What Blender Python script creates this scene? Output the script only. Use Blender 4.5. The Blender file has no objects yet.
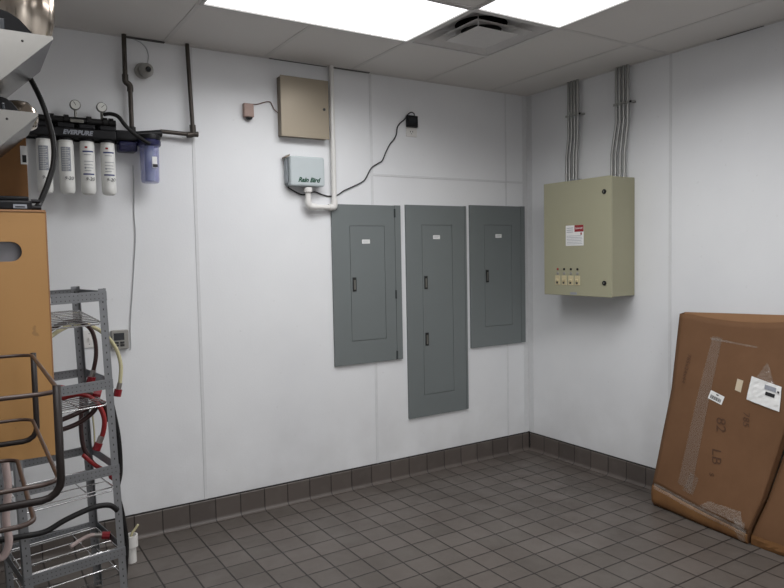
import bpy, bmesh, math, random
from mathutils import Vector, Matrix
random.seed(4)
PI = math.pi
COL = bpy.context.scene.collection
H = 2.847

# ------------------------------------------------------------------ materials
def s2l(c):
    return tuple(((v/255)/12.92 if v/255 <= .04045 else ((v/255+.055)/1.055)**2.4) for v in c) + (1,)
class NT:
    def __init__(s, name):
        s.m = bpy.data.materials.new(name); s.m.use_nodes = True
        s.t = s.m.node_tree; s.n = s.t.nodes; s.b = s.n['Principled BSDF']
    def new(s, t, **k):
        n = s.n.new(t)
        for a, v in k.items(): setattr(n, a, v)
        return n
    def put(s, sock, v):
        if isinstance(v, bpy.types.NodeSocket): s.t.links.new(v, sock)
        elif v is not None: sock.default_value = v
    def math(s, op, a, b=None, c=None):
        n = s.new('ShaderNodeMath', operation=op)
        for i, v in enumerate((a, b, c)): s.put(n.inputs[i], v)
        return n.outputs[0]
    def mix(s, f, a, b, mode='MIX'):
        n = s.new('ShaderNodeMix', data_type='RGBA', blend_type=mode)
        s.put(n.inputs[0], f); s.put(n.inputs[6], a); s.put(n.inputs[7], b); return n.outputs[2]
    def noise(s, vec, scale, detail=3, rough=.5):
        n = s.new('ShaderNodeTexNoise'); n.inputs['Scale'].default_value = scale
        n.inputs['Detail'].default_value = detail; n.inputs['Roughness'].default_value = rough
        if vec is not None: s.put(n.inputs['Vector'], vec)
        return n.outputs['Fac']
    def ramp(s, f, lo, hi, a=0., b=1.):
        n = s.new('ShaderNodeMapRange'); s.put(n.inputs[0], f)
        for i, v in enumerate((lo, hi, a, b)): n.inputs[i+1].default_value = v
        return n.outputs[0]
    def pos(s): return s.new('ShaderNodeNewGeometry').outputs['Position']
    def obj(s): return s.new('ShaderNodeTexCoord').outputs['Object']
    def bump(s, h, st, d=.002):
        n = s.new('ShaderNodeBump'); n.inputs['Strength'].default_value = st; n.inputs['Distance'].default_value = d
        s.put(n.inputs['Height'], h); s.put(s.b.inputs['Normal'], n.outputs[0])
    def set(s, **k):
        for a, v in k.items(): s.put(s.b.inputs[a.replace('_', ' ')], v)

def simple(name, rgb, rough=.5, metal=0, var=.06, scale=30, bump=0, spec=.5, **k):
    t = NT(name); c = s2l(rgb); p = t.obj()
    f = t.noise(p, scale)
    d = tuple(v*(1-var*2) for v in c[:3]) + (1,)
    t.set(Base_Color=t.mix(f, c, d), Roughness=rough, Metallic=metal, Specular_IOR_Level=spec)
    if bump: t.bump(f, bump, .002)
    for a, v in k.items(): t.b.inputs[a.replace('_', ' ')].default_value = v
    return t.m

def wall_mat():
    t = NT('white_wall_panel'); p = t.pos()
    big = t.noise(p, 1.3, 4); c = t.mix(t.ramp(big, .35, .7), s2l((230, 231, 232)), s2l((222, 223, 225)))
    sp = t.ramp(t.noise(p, 35, 2), .70, .76); c = t.mix(t.math('MULTIPLY', sp, .12), c, s2l((150, 146, 140)))
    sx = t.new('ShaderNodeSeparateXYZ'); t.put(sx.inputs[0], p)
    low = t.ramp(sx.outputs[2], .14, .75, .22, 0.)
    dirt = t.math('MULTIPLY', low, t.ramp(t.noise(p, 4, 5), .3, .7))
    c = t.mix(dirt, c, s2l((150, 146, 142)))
    t.set(Base_Color=c, Roughness=.42, Specular_IOR_Level=.35)
    t.bump(t.noise(p, 90, 2), .22, .002); return t.m
def floor_mat():
    t = NT('quarry_tile_floor'); p = t.pos(); sx = t.new('ShaderNodeSeparateXYZ'); t.put(sx.inputs[0], p)
    w = .1582
    u = t.math('DIVIDE', t.math('ADD', sx.outputs[0], .0838+w*60), w)
    v = t.math('DIVIDE', t.math('ADD', sx.outputs[1], .1841+w*60), w)
    def edge(a):
        f = t.math('FRACT', a); return t.math('MINIMUM', f, t.math('SUBTRACT', 1., f))
    e = t.math('MINIMUM', edge(u), edge(v))
    e = t.math('ADD', e, t.math('MULTIPLY', t.math('SUBTRACT', t.noise(p, 60, 2), .5), .012))
    g = t.ramp(e, .018, .034)
    cv = t.new('ShaderNodeCombineXYZ'); t.put(cv.inputs[0], t.math('FLOOR', u)); t.put(cv.inputs[1], t.math('FLOOR', v))
    wn = t.new('ShaderNodeTexWhiteNoise', noise_dimensions='2D'); t.put(wn.inputs['Vector'], cv.outputs[0])
    c = t.mix(wn.outputs['Value'], s2l((92, 85, 80)), s2l((80, 74, 69)))
    c = t.mix(t.ramp(t.noise(p, 2.2, 5, .6), .42, .72, 0, .45), c, s2l((108, 103, 98)))
    c = t.mix(t.ramp(t.noise(p, 14, 5, .7), .55, .8, 0, .35), c, s2l((62, 57, 53)))
    c = t.mix(g, s2l((40, 35, 33)), c)
    r = t.ramp(t.noise(p, 5, 4), .3, .7, .36, .58)
    t.set(Base_Color=c, Roughness=r, Specular_IOR_Level=.4)
    t.bump(t.math('ADD', g, t.math('MULTIPLY', t.noise(p, 45, 3), .25)), .55, .002); return t.m
def base_mat(name, axis, off):
    t = NT(name); p = t.pos(); sx = t.new('ShaderNodeSeparateXYZ'); t.put(sx.inputs[0], p)
    w = .1582; u = t.math('DIVIDE', t.math('ADD', sx.outputs[axis], off+w*60), w)
    f = t.math('FRACT', u); e = t.math('MINIMUM', f, t.math('SUBTRACT', 1., f)); g = t.ramp(e, .012, .028)
    wn = t.new('ShaderNodeTexWhiteNoise', noise_dimensions='1D'); t.put(wn.inputs['W'], t.math('FLOOR', u))
    c = t.mix(wn.outputs['Value'], s2l((92, 84, 79)), s2l((80, 73, 69)))
    c = t.mix(t.ramp(t.noise(p, 12, 4), .5, .8, 0, .4), c, s2l((104, 97, 92)))
    c = t.mix(g, s2l((38, 33, 31)), c)
    t.set(Base_Color=c, Roughness=.5); t.bump(g, .5, .002); return t.m
def ceil_mat():
    t = NT('ceiling_panel'); p = t.pos()
    c = t.mix(t.noise(p, 1.5, 3), s2l((220, 217, 213)), s2l((212, 209, 205)))
    t.set(Base_Color=c, Roughness=.75); t.bump(t.noise(p, 260, 2), .25, .001); return t.m
def metal_mat(name, rgb, rough, sc=(4, 4, 140)):
    t = NT(name); mp = t.new('ShaderNodeMapping'); mp.inputs['Scale'].default_value = sc
    t.put(mp.inputs[0], t.obj()); n = t.noise(mp.outputs[0], 3, 3)
    t.set(Base_Color=s2l(rgb), Metallic=1., Roughness=t.ramp(n, .3, .7, rough*.75, rough*1.3)); return t.m
def slot_mat(name, rgb, post):
    t = NT(name); g = t.new('ShaderNodeTexCoord').outputs['Generated']; sx = t.new('ShaderNodeSeparateXYZ'); t.put(sx.inputs[0], g)
    def near(v, c, w): return t.math('LESS_THAN', t.math('ABSOLUTE', t.math('SUBTRACT', v, c)), w)
    def rep(v, n, w): return t.math('LESS_THAN', t.math('FRACT', t.math('MULTIPLY', v, n)), w)
    if post: f = t.math('MULTIPLY', near(sx.outputs[0], .5, .07), rep(sx.outputs[2], 47., .26))
    else: f = t.math('MULTIPLY', t.math('ADD', near(sx.outputs[2], .28, .05), near(sx.outputs[2], .72, .05)), rep(sx.outputs[0], 24., .2))
    c = t.mix(t.noise(t.obj(), 12, 3), s2l(rgb), s2l(tuple(v*.85 for v in rgb)))
    t.set(Base_Color=t.mix(f, c, s2l((62, 62, 64))), Metallic=t.math('SUBTRACT', .65, t.math('MULTIPLY', f, .65)), Roughness=.42); return t.m
def card_mat(name, a, b):
    t = NT(name); p = t.obj(); mp = t.new('ShaderNodeMapping'); mp.inputs['Scale'].default_value = (1, 160, 3)
    t.put(mp.inputs[0], p)
    c = t.mix(t.ramp(t.noise(p, 3, 5, .6), .3, .7), s2l(a), s2l(b))
    c = t.mix(t.math('MULTIPLY', t.noise(mp.outputs[0], 1, 2), .18), c, s2l(tuple(v*.8 for v in a)))
    t.set(Base_Color=c, Roughness=.7, Specular_IOR_Level=.25); t.bump(t.noise(p, 7, 4), .25, .01); return t.m
def board_mat():
    t = NT('tan_fibreboard'); p = t.obj()
    c = t.mix(t.noise(p, 5, 5), s2l((170, 128, 78)), s2l((160, 120, 71)))
    c = t.mix(t.ramp(t.noise(p, 28, 2), .73, .77, 0, .6), c, s2l((128, 98, 62)))
    t.set(Base_Color=c, Roughness=.55); return t.m
def emit(name, rgb, st):
    t = NT(name); t.set(Base_Color=(.9, .9, .9, 1)); t.b.inputs['Emission Color'].default_value = s2l(rgb)
    t.b.inputs['Emission Strength'].default_value = st; return t.m
def glass(name, rgb, alpha, rough=.15):
    t = NT(name); t.set(Base_Color=s2l(rgb), Roughness=rough, Alpha=alpha, Specular_IOR_Level=.6); return t.m

M = dict(
 wall=wall_mat(), floor=floor_mat(), ceil=ceil_mat(),
 seam=simple('white_wall_strip', (219, 220, 221), .45, bump=.05),
 tbar=simple('ceiling_grid_paint', (212, 209, 206), .6), tbard=simple('ceiling_gap', (88, 86, 84), .7),
 basex=base_mat('cove_tile_back', 0, .0838), basey=base_mat('cove_tile_right', 1, .1841),
 darkmatt=simple('dark_matt', (38, 34, 32), .8),
 grey=simple('grey_panel_enamel', (113, 119, 119), .38, var=.03, scale=6), greyd=simple('grey_panel_gap', (48, 54, 55), .6),
 latch=simple('dark_latch', (36, 36, 36), .4), latchm=simple('latch_paddle', (125, 124, 118), .35, .6),
 paper=simple('white_paper', (232, 232, 230), .6, var=.02), print=simple('black_print', (28, 28, 30), .7),
 gprint=simple('grey_print', (150, 154, 162), .7), red=simple('red_print', (150, 38, 44), .6), blue=simple('blue_print', (52, 62, 122), .6),
 marker=simple('faded_marker', (88, 60, 42), .8), oldpaper=simple('aged_paper', (205, 190, 165), .7), smudge=simple('dark_handwriting', (70, 70, 76), .7),
 tanmet=simple('tan_enamel_door', (150, 139, 121), .32, .25, .03, 5), tanside=simple('tan_enamel_case', (128, 116, 100), .4, .1),
 cbox=simple('beige_enamel', (165, 162, 137), .4, var=.02, scale=5), cboxd=simple('beige_enamel_side', (158, 155, 130), .42, var=.02),
 cream=simple('cream_plastic', (205, 192, 155), .45), pvc=simple('white_plastic_pipe', (222, 220, 216), .35, var=.02),
 rb=simple('pale_grey_plastic', (184, 192, 194), .35, var=.02), rbs=simple('grey_plastic', (150, 157, 162), .4, var=.02),
 green=simple('dark_green_print', (16, 70, 50), .5), black=simple('black_plastic', (24, 24, 27), .5, var=.1, spec=.25),
 rubber=simple('black_rubber', (30, 29, 29), .5, spec=.25), sensor=simple('dusty_pink_plastic', (168, 142, 132), .5),
 wirec=simple('brown_wire', (112, 82, 74), .6), cable=simple('black_cable', (24, 24, 26), .5), gcable=simple('grey_cable', (196, 198, 200), .5),
 iron=simple('aged_dark_pipe', (80, 73, 67), .45, .5, .25, 18), emt=metal_mat('galvanised_conduit', (168, 168, 165), .40),
 zinc=metal_mat('zinc_coated_steel', (150, 154, 158), .42), chrome=metal_mat('bright_wire', (215, 215, 215), .2),
 zincp=slot_mat('slotted_zinc_post', (158, 160, 163), True), zincr=slot_mat('punched_zinc_rail', (152, 154, 157), False),
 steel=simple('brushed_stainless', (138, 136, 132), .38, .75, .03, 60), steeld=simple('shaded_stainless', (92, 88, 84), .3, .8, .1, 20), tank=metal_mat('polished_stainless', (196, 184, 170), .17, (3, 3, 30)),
 camw=simple('grey_camera_shell', (165, 163, 158), .4), lens=simple('dark_dome', (22, 22, 24), .12),
 filt=simple('white_cartridge', (226, 226, 222), .4, var=.02), gauge=simple('gauge_face', (222, 222, 216), .4, var=.02),
 bluep=glass('blue_clear_plastic', (118, 124, 190), .42, .12), bluec=glass('dark_blue_plastic', (34, 36, 78), .9, .25),
 card=card_mat('cardboard', (118, 86, 61), (106, 76, 52)), cardl=card_mat('cardboard_inside', (158, 120, 88), (146, 110, 78)),
 cardb=card_mat('worn_cardboard', (146, 106, 66), (112, 78, 50)), board=board_mat(),
 bag=simple('grey_foil_bag', (150, 148, 152), .3, .4, .2, 9), tape=glass('clear_tape', (160, 148, 138), .22, .12),
 film=glass('crinkled_film', (196, 186, 176), .22, .1),
 darkbar=simple('dark_brown_bar', (34, 27, 25), .5, spec=.3), brownm=simple('brown_coated_wire', (70, 53, 46), .42, .1, .15, 12), stand=simple('dark_steel', (52, 50, 50), .45, .6),
 tubey=glass('yellowed_tube', (196, 188, 150), .92, .25), tubed=simple('dark_brown_tube', (58, 34, 32), .3),
 tuber=simple('red_tube', (148, 34, 34), .35), fitr=simple('red_fitting', (136, 26, 36), .4), fits=simple('metal_barb', (170, 165, 160), .3, .9),
 tubep=glass('pinkish_tube', (196, 176, 172), .9, .3), light=emit('lit_diffuser', (252, 252, 255), 2.9),
 motorb=simple('matt_black_shell', (14, 14, 16), .6, spec=.15), duct=simple('dark_duct', (26, 26, 27), .7), vent=simple('vent_enamel', (215, 213, 211), .5), thermo=simple('grey_device', (150, 148, 142), .4), screen=simple('dark_screen', (45, 48, 52), .25),
 rim=simple('light_frame', (205, 203, 200), .5),
)

# ------------------------------------------------------------------ mesh helpers
def link(name, bm, m, parent=None, smooth=False, bevel=0, kind=None, auto=False):
    bmesh.ops.recalc_face_normals(bm, faces=bm.faces)
    me = bpy.data.meshes.new(name); bm.to_mesh(me); bm.free()
    me.materials.append(M[m] if isinstance(m, str) else m)
    if smooth or auto:
        for p in me.polygons: p.use_smooth = True
    if auto:
        bm2 = bmesh.new(); bm2.from_mesh(me)
        for e in bm2.edges:
            if len(e.link_faces) == 2 and e.calc_face_angle(0) > .6: e.smooth = False
        bm2.to_mesh(me); bm2.free()
    o = bpy.data.objects.new(name, me); COL.objects.link(o)
    if bevel:
        b = o.modifiers.new('bevel', 'BEVEL'); b.width = bevel; b.segments = 2; b.limit_method = 'ANGLE'; b.angle_limit = .6
    if parent: o.parent = parent; 
    if kind: o['kind'] = kind
    return o
def NB(): return bmesh.new()
def box(bm, x0, x1, y0, y1, z0, z1, M4=None):
    vs = [bm.verts.new((x, y, z)) for x in (x0, x1) for y in (y0, y1) for z in (z0, z1)]
    for f in ((0,1,3,2),(4,6,7,5),(0,4,5,1),(2,3,7,6),(0,2,6,4),(1,5,7,3)): bm.faces.new([vs[i] for i in f])
    if M4 is not None:
        for v in vs: v.co = M4 @ v.co
    return bm
def B(*a): return box(NB(), *a)
def prism(bm, pts, axis, a, b):
    def mk(p, t):
        return {0: (t, p[0], p[1]), 1: (p[0], t, p[1]), 2: (p[0], p[1], t)}[axis]
    A = [bm.verts.new(mk(p, a)) for p in pts]; C = [bm.verts.new(mk(p, b)) for p in pts]
    bm.faces.new(A); bm.faces.new(C[::-1])
    for i in range(len(pts)):
        j = (i+1) % len(pts); bm.faces.new((A[i], A[j], C[j], C[i]))
    return bm
def frame_for(d):
    d = d.normalized(); u = Vector((0, 0, 1)) if abs(d.z) < .9 else Vector((1, 0, 0))
    r = d.cross(u).normalized(); return r, r.cross(d).normalized()
def tube(bm, pts, r, seg=10, smooth=True, closed=False, res=6):
    P = [Vector(p) for p in pts]
    if smooth and len(P) > 2:
        Q = []; n = len(P); rng = range(n if closed else n-1)
        for i in rng:
            if closed: p0, p1, p2, p3 = P[i-1], P[i], P[(i+1) % n], P[(i+2) % n]
            else: p0 = P[max(i-1, 0)]; p1 = P[i]; p2 = P[i+1]; p3 = P[min(i+2, n-1)]
            for k in range(res):
                t = k/res
                Q.append(.5*((2*p1)+(-p0+p2)*t+(2*p0-5*p1+4*p2-p3)*t*t+(-p0+3*p1-3*p2+p3)*t**3))
        if not closed: Q.append(P[-1])
        P = Q
    n = len(P); rings = []; up = None
    for i in range(n):
        if closed: d = P[(i+1) % n]-P[i-1]
        else: d = P[min(i+1, n-1)]-P[max(i-1, 0)]
        d.normalize()
        if up is None: a, b = frame_for(d)
        else:
            a = (up - d*up.dot(d))
            a = a.normalized() if a.length > 1e-6 else frame_for(d)[0]
            b = a.cross(d)
        up = a
        rings.append([bm.verts.new(P[i]+(a*math.cos(2*PI*k/seg)+b*math.sin(2*PI*k/seg))*r) for k in range(seg)])
    for i in range(n if closed else n-1):
        A, C = rings[i], rings[(i+1) % n]
        for k in range(seg): bm.faces.new((A[k], A[(k+1) % seg], C[(k+1) % seg], C[k]))
    if not closed: bm.faces.new(rings[0][::-1]); bm.faces.new(rings[-1])
    return bm
def rod(bm, a, b, r, seg=14): return tube(bm, [a, b], r, seg, False)
def lathe(bm, prof, c, axis=(0, 0, 1), seg=28):
    ax = Vector(axis).normalized(); a, b = frame_for(ax); c = Vector(c); R = []
    for r, h in prof:
        R.append([bm.verts.new(c+ax*h+(a*math.cos(2*PI*k/seg)+b*math.sin(2*PI*k/seg))*max(r, 1e-4)) for k in range(seg)])
    for A, C in zip(R, R[1:]):
        for k in range(seg): bm.faces.new((A[k], A[(k+1) % seg], C[(k+1) % seg], C[k]))
    bm.faces.new(R[0][::-1]); bm.faces.new(R[-1]); return bm
def setp(o, label=None, cat=None, group=None):
    if label: o['label'] = label
    if cat: o['category'] = cat
    if group: o['group'] = group
    return o
def thing(name, loc, label, cat, group=None):
    o = bpy.data.objects.new(name, None); COL.objects.link(o); o.location = loc; o.empty_display_size = .1
    return setp(o, label, cat, group)
def part(name, bm, m, parent, **k):
    o = link(name, bm, m, None, **k)
    # keep world coordinates of the mesh while parented
    p = parent; off = Vector((0, 0, 0))
    while p is not None: off += p.location; p = p.parent
    for v in o.data.vertices: v.co -= off
    o.parent = parent; return o
def single(name, bm, m, label, cat, group=None, **k):
    o = link(name, bm, m, None, **k)
    xs = [v.co.copy() for v in o.data.vertices]
    c = Vector(((min(v.x for v in xs)+max(v.x for v in xs))/2, (min(v.y for v in xs)+max(v.y for v in xs))/2, min(v.z for v in xs)))
    for v in o.data.vertices: v.co -= c
    o.location = c; return setp(o, label, cat, group)
def text_bm(s, size, M4, shear=0, ext=.0006, bold=0):
    cu = bpy.data.curves.new('t', 'FONT'); cu.body = s; cu.size = size; cu.extrude = ext; cu.shear = shear; cu.offset = bold
    cu.align_x = 'CENTER'; cu.align_y = 'CENTER'; cu.resolution_u = 3
    o = bpy.data.objects.new('t', cu); COL.objects.link(o)
    bpy.context.view_layer.update()
    me = bpy.data.meshes.new_from_object(o.evaluated_get(bpy.context.evaluated_depsgraph_get()))
    bpy.data.objects.remove(o); bm = bmesh.new(); bm.from_mesh(me); bpy.data.meshes.remove(me)
    bmesh.ops.transform(bm, matrix=M4, verts=bm.verts); return bm
def onback(x, y, z):   # text facing -y
    return Matrix.Translation((x, y, z)) @ Matrix.Rotation(PI/2, 4, 'X')
def onright(x, y, z):  # text facing -x
    return Matrix.Translation((x, y, z)) @ Matrix.Rotation(-PI/2, 4, 'Z') @ Matrix.Rotation(PI/2, 4, 'X')

# ------------------------------------------------------------------ room shell
X0, Y0 = -5.6, -6.4
S = 'structure'
link('floor', B(X0, 0, Y0, 0, -.1, 0), 'floor', kind=S)
link('wall_back', B(X0-.1, .1, 0, .1, 0, H+.3), 'wall', kind=S)
link('wall_right', B(0, .1, Y0, 0, 0, H+.3), 'wall', kind=S)
link('wall_left', B(X0-.1, X0, Y0, 0, 0, H+.3), 'wall', kind=S)
link('wall_front', B(X0-.1, .1, Y0-.1, Y0, 0, H+.3), 'wall', kind=S)
# ceiling cells (left open where fixtures sit)
G = .6096
XV0, XV1 = -.99-G, -.99
LIGHTS = [(-.99-G*3, -.99-G, -.69-G, -.69), (XV0, XV1, -.69-G*3, -.69-G),
          (-.99-G*5, -.99-G*4, -.69-G*5, -.69-G*3), (-.99-G, -.99, -.69-G*7, -.69-G*5),  # from here on: unseen panels, added to light the room
          (-.99-G*3, -.99-G*2, -.69-G*9, -.69-G*7)]
OPEN = LIGHTS + [(XV0, XV1, -.69-G, -.69)]
bm = NB(); bt = NB()
gx = [0, -.385] + [-.99-G*i for i in range(8)]
gx = [v for v in gx if v > X0] + [X0]
rows = [0, -1.30-.0, -2.519, -3.738, -4.957, -6.176, Y0]
for i in range(len(gx)-1):
    xa, xb = gx[i+1], gx[i]
    for j in range(len(rows)-1):
        segs = [(rows[j+1], rows[j])]
        for (a, b, c, d) in OPEN:
            if a-.01 < (xa+xb)/2 < b+.01:
                new = []
                for (p, q) in segs:
                    if d <= p+.02 or c >= q-.02: new.append((p, q)); continue
                    if c > p+.02: new.append((p, c))
                    if d < q-.02: new.append((d, q))
                segs = new
        for (p, q) in segs:
            box(bm, xa, xb, p, q, H+.003, H+.02)
            for (c0, c1, e0, e1) in ((xa, xa+.012, p, q), (xb-.012, xb, p, q), (xa+.012, xb-.012, p, p+.012), (xa+.012, xb-.012, q-.012, q)):
                box(bt, c0, c1, e0, e1, H, H+.0028)
link('ceiling', bm, 'ceil', kind=S)
bm = bt
link('trim_1', bm, 'tbar', kind=S)
bm = NB(); box(bm, X0, 0, -.022, 0, H-.001, H+.003); box(bm, -.022, 0, Y0, -.022, H-.001, H+.003)
link('trim_2', bm, 'tbar', kind=S)
bm = NB()   # dark gap where the panels sit loose on the wall angle
box(bm, -1.75, -1.46, -.026, -.004, H-.003, H-.0005); box(bm, -2.18, -1.78, -.018, -.004, H-.003, H-.0005); box(bm, -3.04, -2.82, -.03, -.004, H-.004, H-.0005)
box(bm, -.016, -.004, -1.9, -1.62, H-.003, H-.0005)
link('trim_3', bm, 'tbard', kind=S)
# corner angle and panel joints
bm = NB(); box(bm, -.05, 0, -.003, 0, .14, H); box(bm, -.003, 0, -.06, -.003, .14, H); link('trim_4', bm, 'seam', kind=S, bevel=.0012)
bm = NB()
for x in (-2.668, -1.447): box(bm, x-.010, x+.010, -.0035, 0, .14, H)
box(bm, -.232, -.217, -.003, 0, .14, .88); box(bm, -.232, -.217, -.003, 0, 1.98, H)
box(bm, -1.437, -.05, -.003, 0, 2.155, 2.172)
link('trim_5', bm, 'seam', kind=S, bevel=.0012)
bm = NB(); box(bm, -.0035, 0, -1.315, -1.295, .14, H); box(bm, -.0035, 0, -2.535, -2.515, .14, H); link('trim_6', bm, 'seam', kind=S, bevel=.0012)
# cove base tiles
def cove(n=5):
    p = [(0, 0), (0, .140), (.010, .140), (.013, .136), (.013, .028)]
    for k in range(1, n+1):
        a = PI/2*k/n; p.append((.013+.02*(1-math.cos(a)), .028-.024*math.sin(a)))
    return p + [(.033, 0)]
bm = NB(); prism(bm, [(-a, b) for a, b in cove()], 0, X0, 0); link('baseboard_back', bm, 'basex', kind=S)
bm = NB(); prism(bm, [(-a, b) for a, b in cove()], 1, Y0, -.03)
link('baseboard_right', bm, 'basey', kind=S)
bm = NB(); prism(bm, [(X0+a, b) for a, b in cove()], 1, Y0, -.03); link('baseboard_left', bm, 'basey', kind=S)
bm = NB(); box(bm, X0, -.01, -.010, 0, .139, .147); box(bm, -.010, 0, Y0, -.01, .139, .147)
box(bm, -.016, 0, -.016, 0, .0, .15); link('trim_7', bm, 'darkmatt', kind=S)  # dark strip along the base tile tops and up the corner

# ------------------------------------------------------------------ ceiling lights and vent
LE = [24, 22, 27, 42, 42]
for i, (a, b, c, d) in enumerate(LIGHTS):
    lab = ['long lit ceiling light panel left of the square air vent, nearest the back wall',
           'lit ceiling light panel at the top edge of the photo, right of the air vent',
           'added unseen ceiling light panel over the left side of the room, above the steel stand',
           'added unseen ceiling light panel farther into the room near the right wall',
           'added unseen ceiling light panel farthest from the back wall'][i]
    t = thing('ceiling_light', ((a+b)/2, (c+d)/2, H), lab, 'ceiling light', 'recessed ceiling light panels')
    bm = NB(); e = .016
    for q in ((a, b, c, c+e), (a, b, d-e, d), (a, a+e, c+e, d-e), (b-e, b, c+e, d-e)): box(bm, *q, H-.004, H+.03)
    part('frame', bm, 'rim', t)
    part('diffuser', B(a+e, b-e, c+e, d-e, H+.004, H+.012), 'light', t)
    part('housing', B(a, b, c, d, H+.03, H+.1), 'rim', t)
    la = bpy.data.lights.new('lamp', 'AREA'); la.shape = 'RECTANGLE'; la.size = b-a-.04; la.size_y = d-c-.04; la.energy = LE[i]; la.spread = math.radians(158)
    la.color = (.985, .99, 1.0)
    lo = bpy.data.objects.new('lamp', la); COL.objects.link(lo); lo.parent = t; lo.location = (0, 0, -.006)
a, b, c, d = OPEN[-1]; cx, cy = (a+b)/2, (c+d)/2
t = thing('air_vent', (cx, cy, H), 'square ceiling air vent with a hanging centre plate between the two lights', 'air vent')
bm = NB(); e = .02
for q in ((a, b, c, c+e), (a, b, d-e, d), (a, a+e, c+e, d-e), (b-e, b, c+e, d-e)): box(bm, *q, H-.004, H+.002)
part('frame', bm, 'vent', t)
def frust(bm, cx, cy, r0, z0, r1, z1):
    A = [bm.verts.new((cx+sx*r0, cy+sy*r0, z0)) for sx, sy in ((-1,-1),(1,-1),(1,1),(-1,1))]
    C = [bm.verts.new((cx+sx*r1, cy+sy*r1, z1)) for sx, sy in ((-1,-1),(1,-1),(1,1),(-1,1))]
    for i in range(4): bm.faces.new((A[i], A[(i+1) % 4], C[(i+1) % 4], C[i]))
    return A, C
def holed_plate(bm, r_sq, r_c, z, N=32):
    R = []; Q = []
    for k in range(N):
        q = 2*PI*k/N+PI/4; m = max(abs(math.cos(q)), abs(math.sin(q)))
        R.append(bm.verts.new((cx+r_c*math.cos(q), cy+r_c*math.sin(q), z))); Q.append(bm.verts.new((cx+r_sq*math.cos(q)/m, cy+r_sq*math.sin(q)/m, z)))
    for k in range(N): bm.faces.new((R[k], R[(k+1) % N], Q[(k+1) % N], Q[k]))
bm = NB(); frust(bm, cx, cy, .288, H+.002, .185, H+.062); holed_plate(bm, .185, .150, H+.062)
o = part('housing', bm, 'vent', t); m = o.modifiers.new('s', 'SOLIDIFY'); m.thickness = .002
bm = NB(); lathe(bm, [(.150, .060), (.150, .2), (.001, .2)], (cx, cy, H), seg=32); bm.faces.ensure_lookup_table()
bmesh.ops.delete(bm, geom=[f for f in bm.faces if len(f.verts) == 32 and f.calc_center_median().z < H+.1], context='FACES')
part('duct', bm, 'duct', t)
bm = NB(); frust(bm, cx, cy, .205, H-.002, .150, H+.026); holed_plate(bm, .150, .118, H+.026)
o = part('louver', bm, 'vent', t); m = o.modifiers.new('s', 'SOLIDIFY'); m.thickness = .002
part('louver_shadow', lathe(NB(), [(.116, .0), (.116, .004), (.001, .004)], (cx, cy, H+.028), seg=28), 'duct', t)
part('centre_plate', B(cx-.145, cx+.145, cy-.145, cy+.145, H-.016, H-.010), 'vent', t, bevel=.003)
for sx in (-1, 1):
    part('hanger', rod(NB(), (cx+sx*.125, cy+sx*.125, H-.010), (cx+sx*.125, cy+sx*.125, H+.060), .003, 6), 'vent', t)

# ------------------------------------------------------------------ electrical panels
def panel(x0, x1, z0, z1, door, strip, latches, label_xz, label, hinges=()):
    t = thing('electrical_panel', ((x0+x1)/2, 0, z0), label, 'electrical panel', 'grey electrical panels on the back wall')
    dx0, dx1, dz0, dz1 = door; g = .0028; T = -.016; xe = strip
    bm = NB()
    for q in ((x0, dx0-g, z0, z1), (dx1+g, xe-.002, z0, z1), (dx0-g, dx1+g, z0, dz0-g), (dx0-g, dx1+g, dz1+g, z1)):
        box(bm, q[0], q[1], T, 0, q[2], q[3])
    part('cover', bm, 'grey', t)
    part('cover_strip', B(xe, x1, T-.003, 0, z0+.002, z1+.002), 'grey', t, bevel=.001)
    part('backing', B(x0+.01, x1-.01, -.006, -.0005, z0+.01, z1-.01), 'greyd', t)
    d = part('door', B(dx0, dx1, T, -.006, dz0, dz1), 'grey', t, bevel=.0008)
    for (lx, lz) in latches:
        l = part('latch', B(lx-.015, lx+.015, T-.004, T, lz-.048, lz+.048), 'latch', d, bevel=.002)
        bm = B(lx-.007, lx+.007, T-.006, T-.004, lz-.036, lz+.030); bm2 = bm
        part('latch_paddle', bm, 'latchm', t if False else d)
    lx, lz = label_xz
    part('name_card', B(lx-.031, lx+.031, T-.001, T, lz-.014, lz+.014), 'paper', d)['label'] = 'small white name card'
    bm = NB()
    for k in range(2): box(bm, lx-.022, lx+.02-.008*k, T-.0014, T-.001, lz+.003-.008*k, lz+.005-.008*k)
    part('printed_lines', bm, 'gprint', d)
    for hz in hinges:
        part('hinge', B(xe-.006, xe+.004, T-.006, T, hz-.03, hz+.03), 'greyd', t)
    t.location.y = -.0013
panel(-1.772, -1.230, .866, 1.953, (-1.638, -1.367, 1.028, 1.808), -1.278, [(-1.612, 1.413)], (-1.515, 1.703),
      'leftmost grey electrical panel, below the pale irrigation timer, with a single latch', (1.90, 1.33, .90))
panel(-1.183, -.640, .424, 1.962, (-1.046, -.777, .585, 1.819), -.657, [(-1.019, 1.404), (-1.017, .991)], (-.918, 1.732),
      'tall middle grey electrical panel with two latches, reaching lowest on the wall')
panel(-.602, -.046, .886, 1.973, (-.463, -.188, 1.042, 1.823), -.088, [(-.440, 1.432)], (-.322, 1.740),
      'rightmost grey electrical panel, nearest the room corner, with a single latch')

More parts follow.
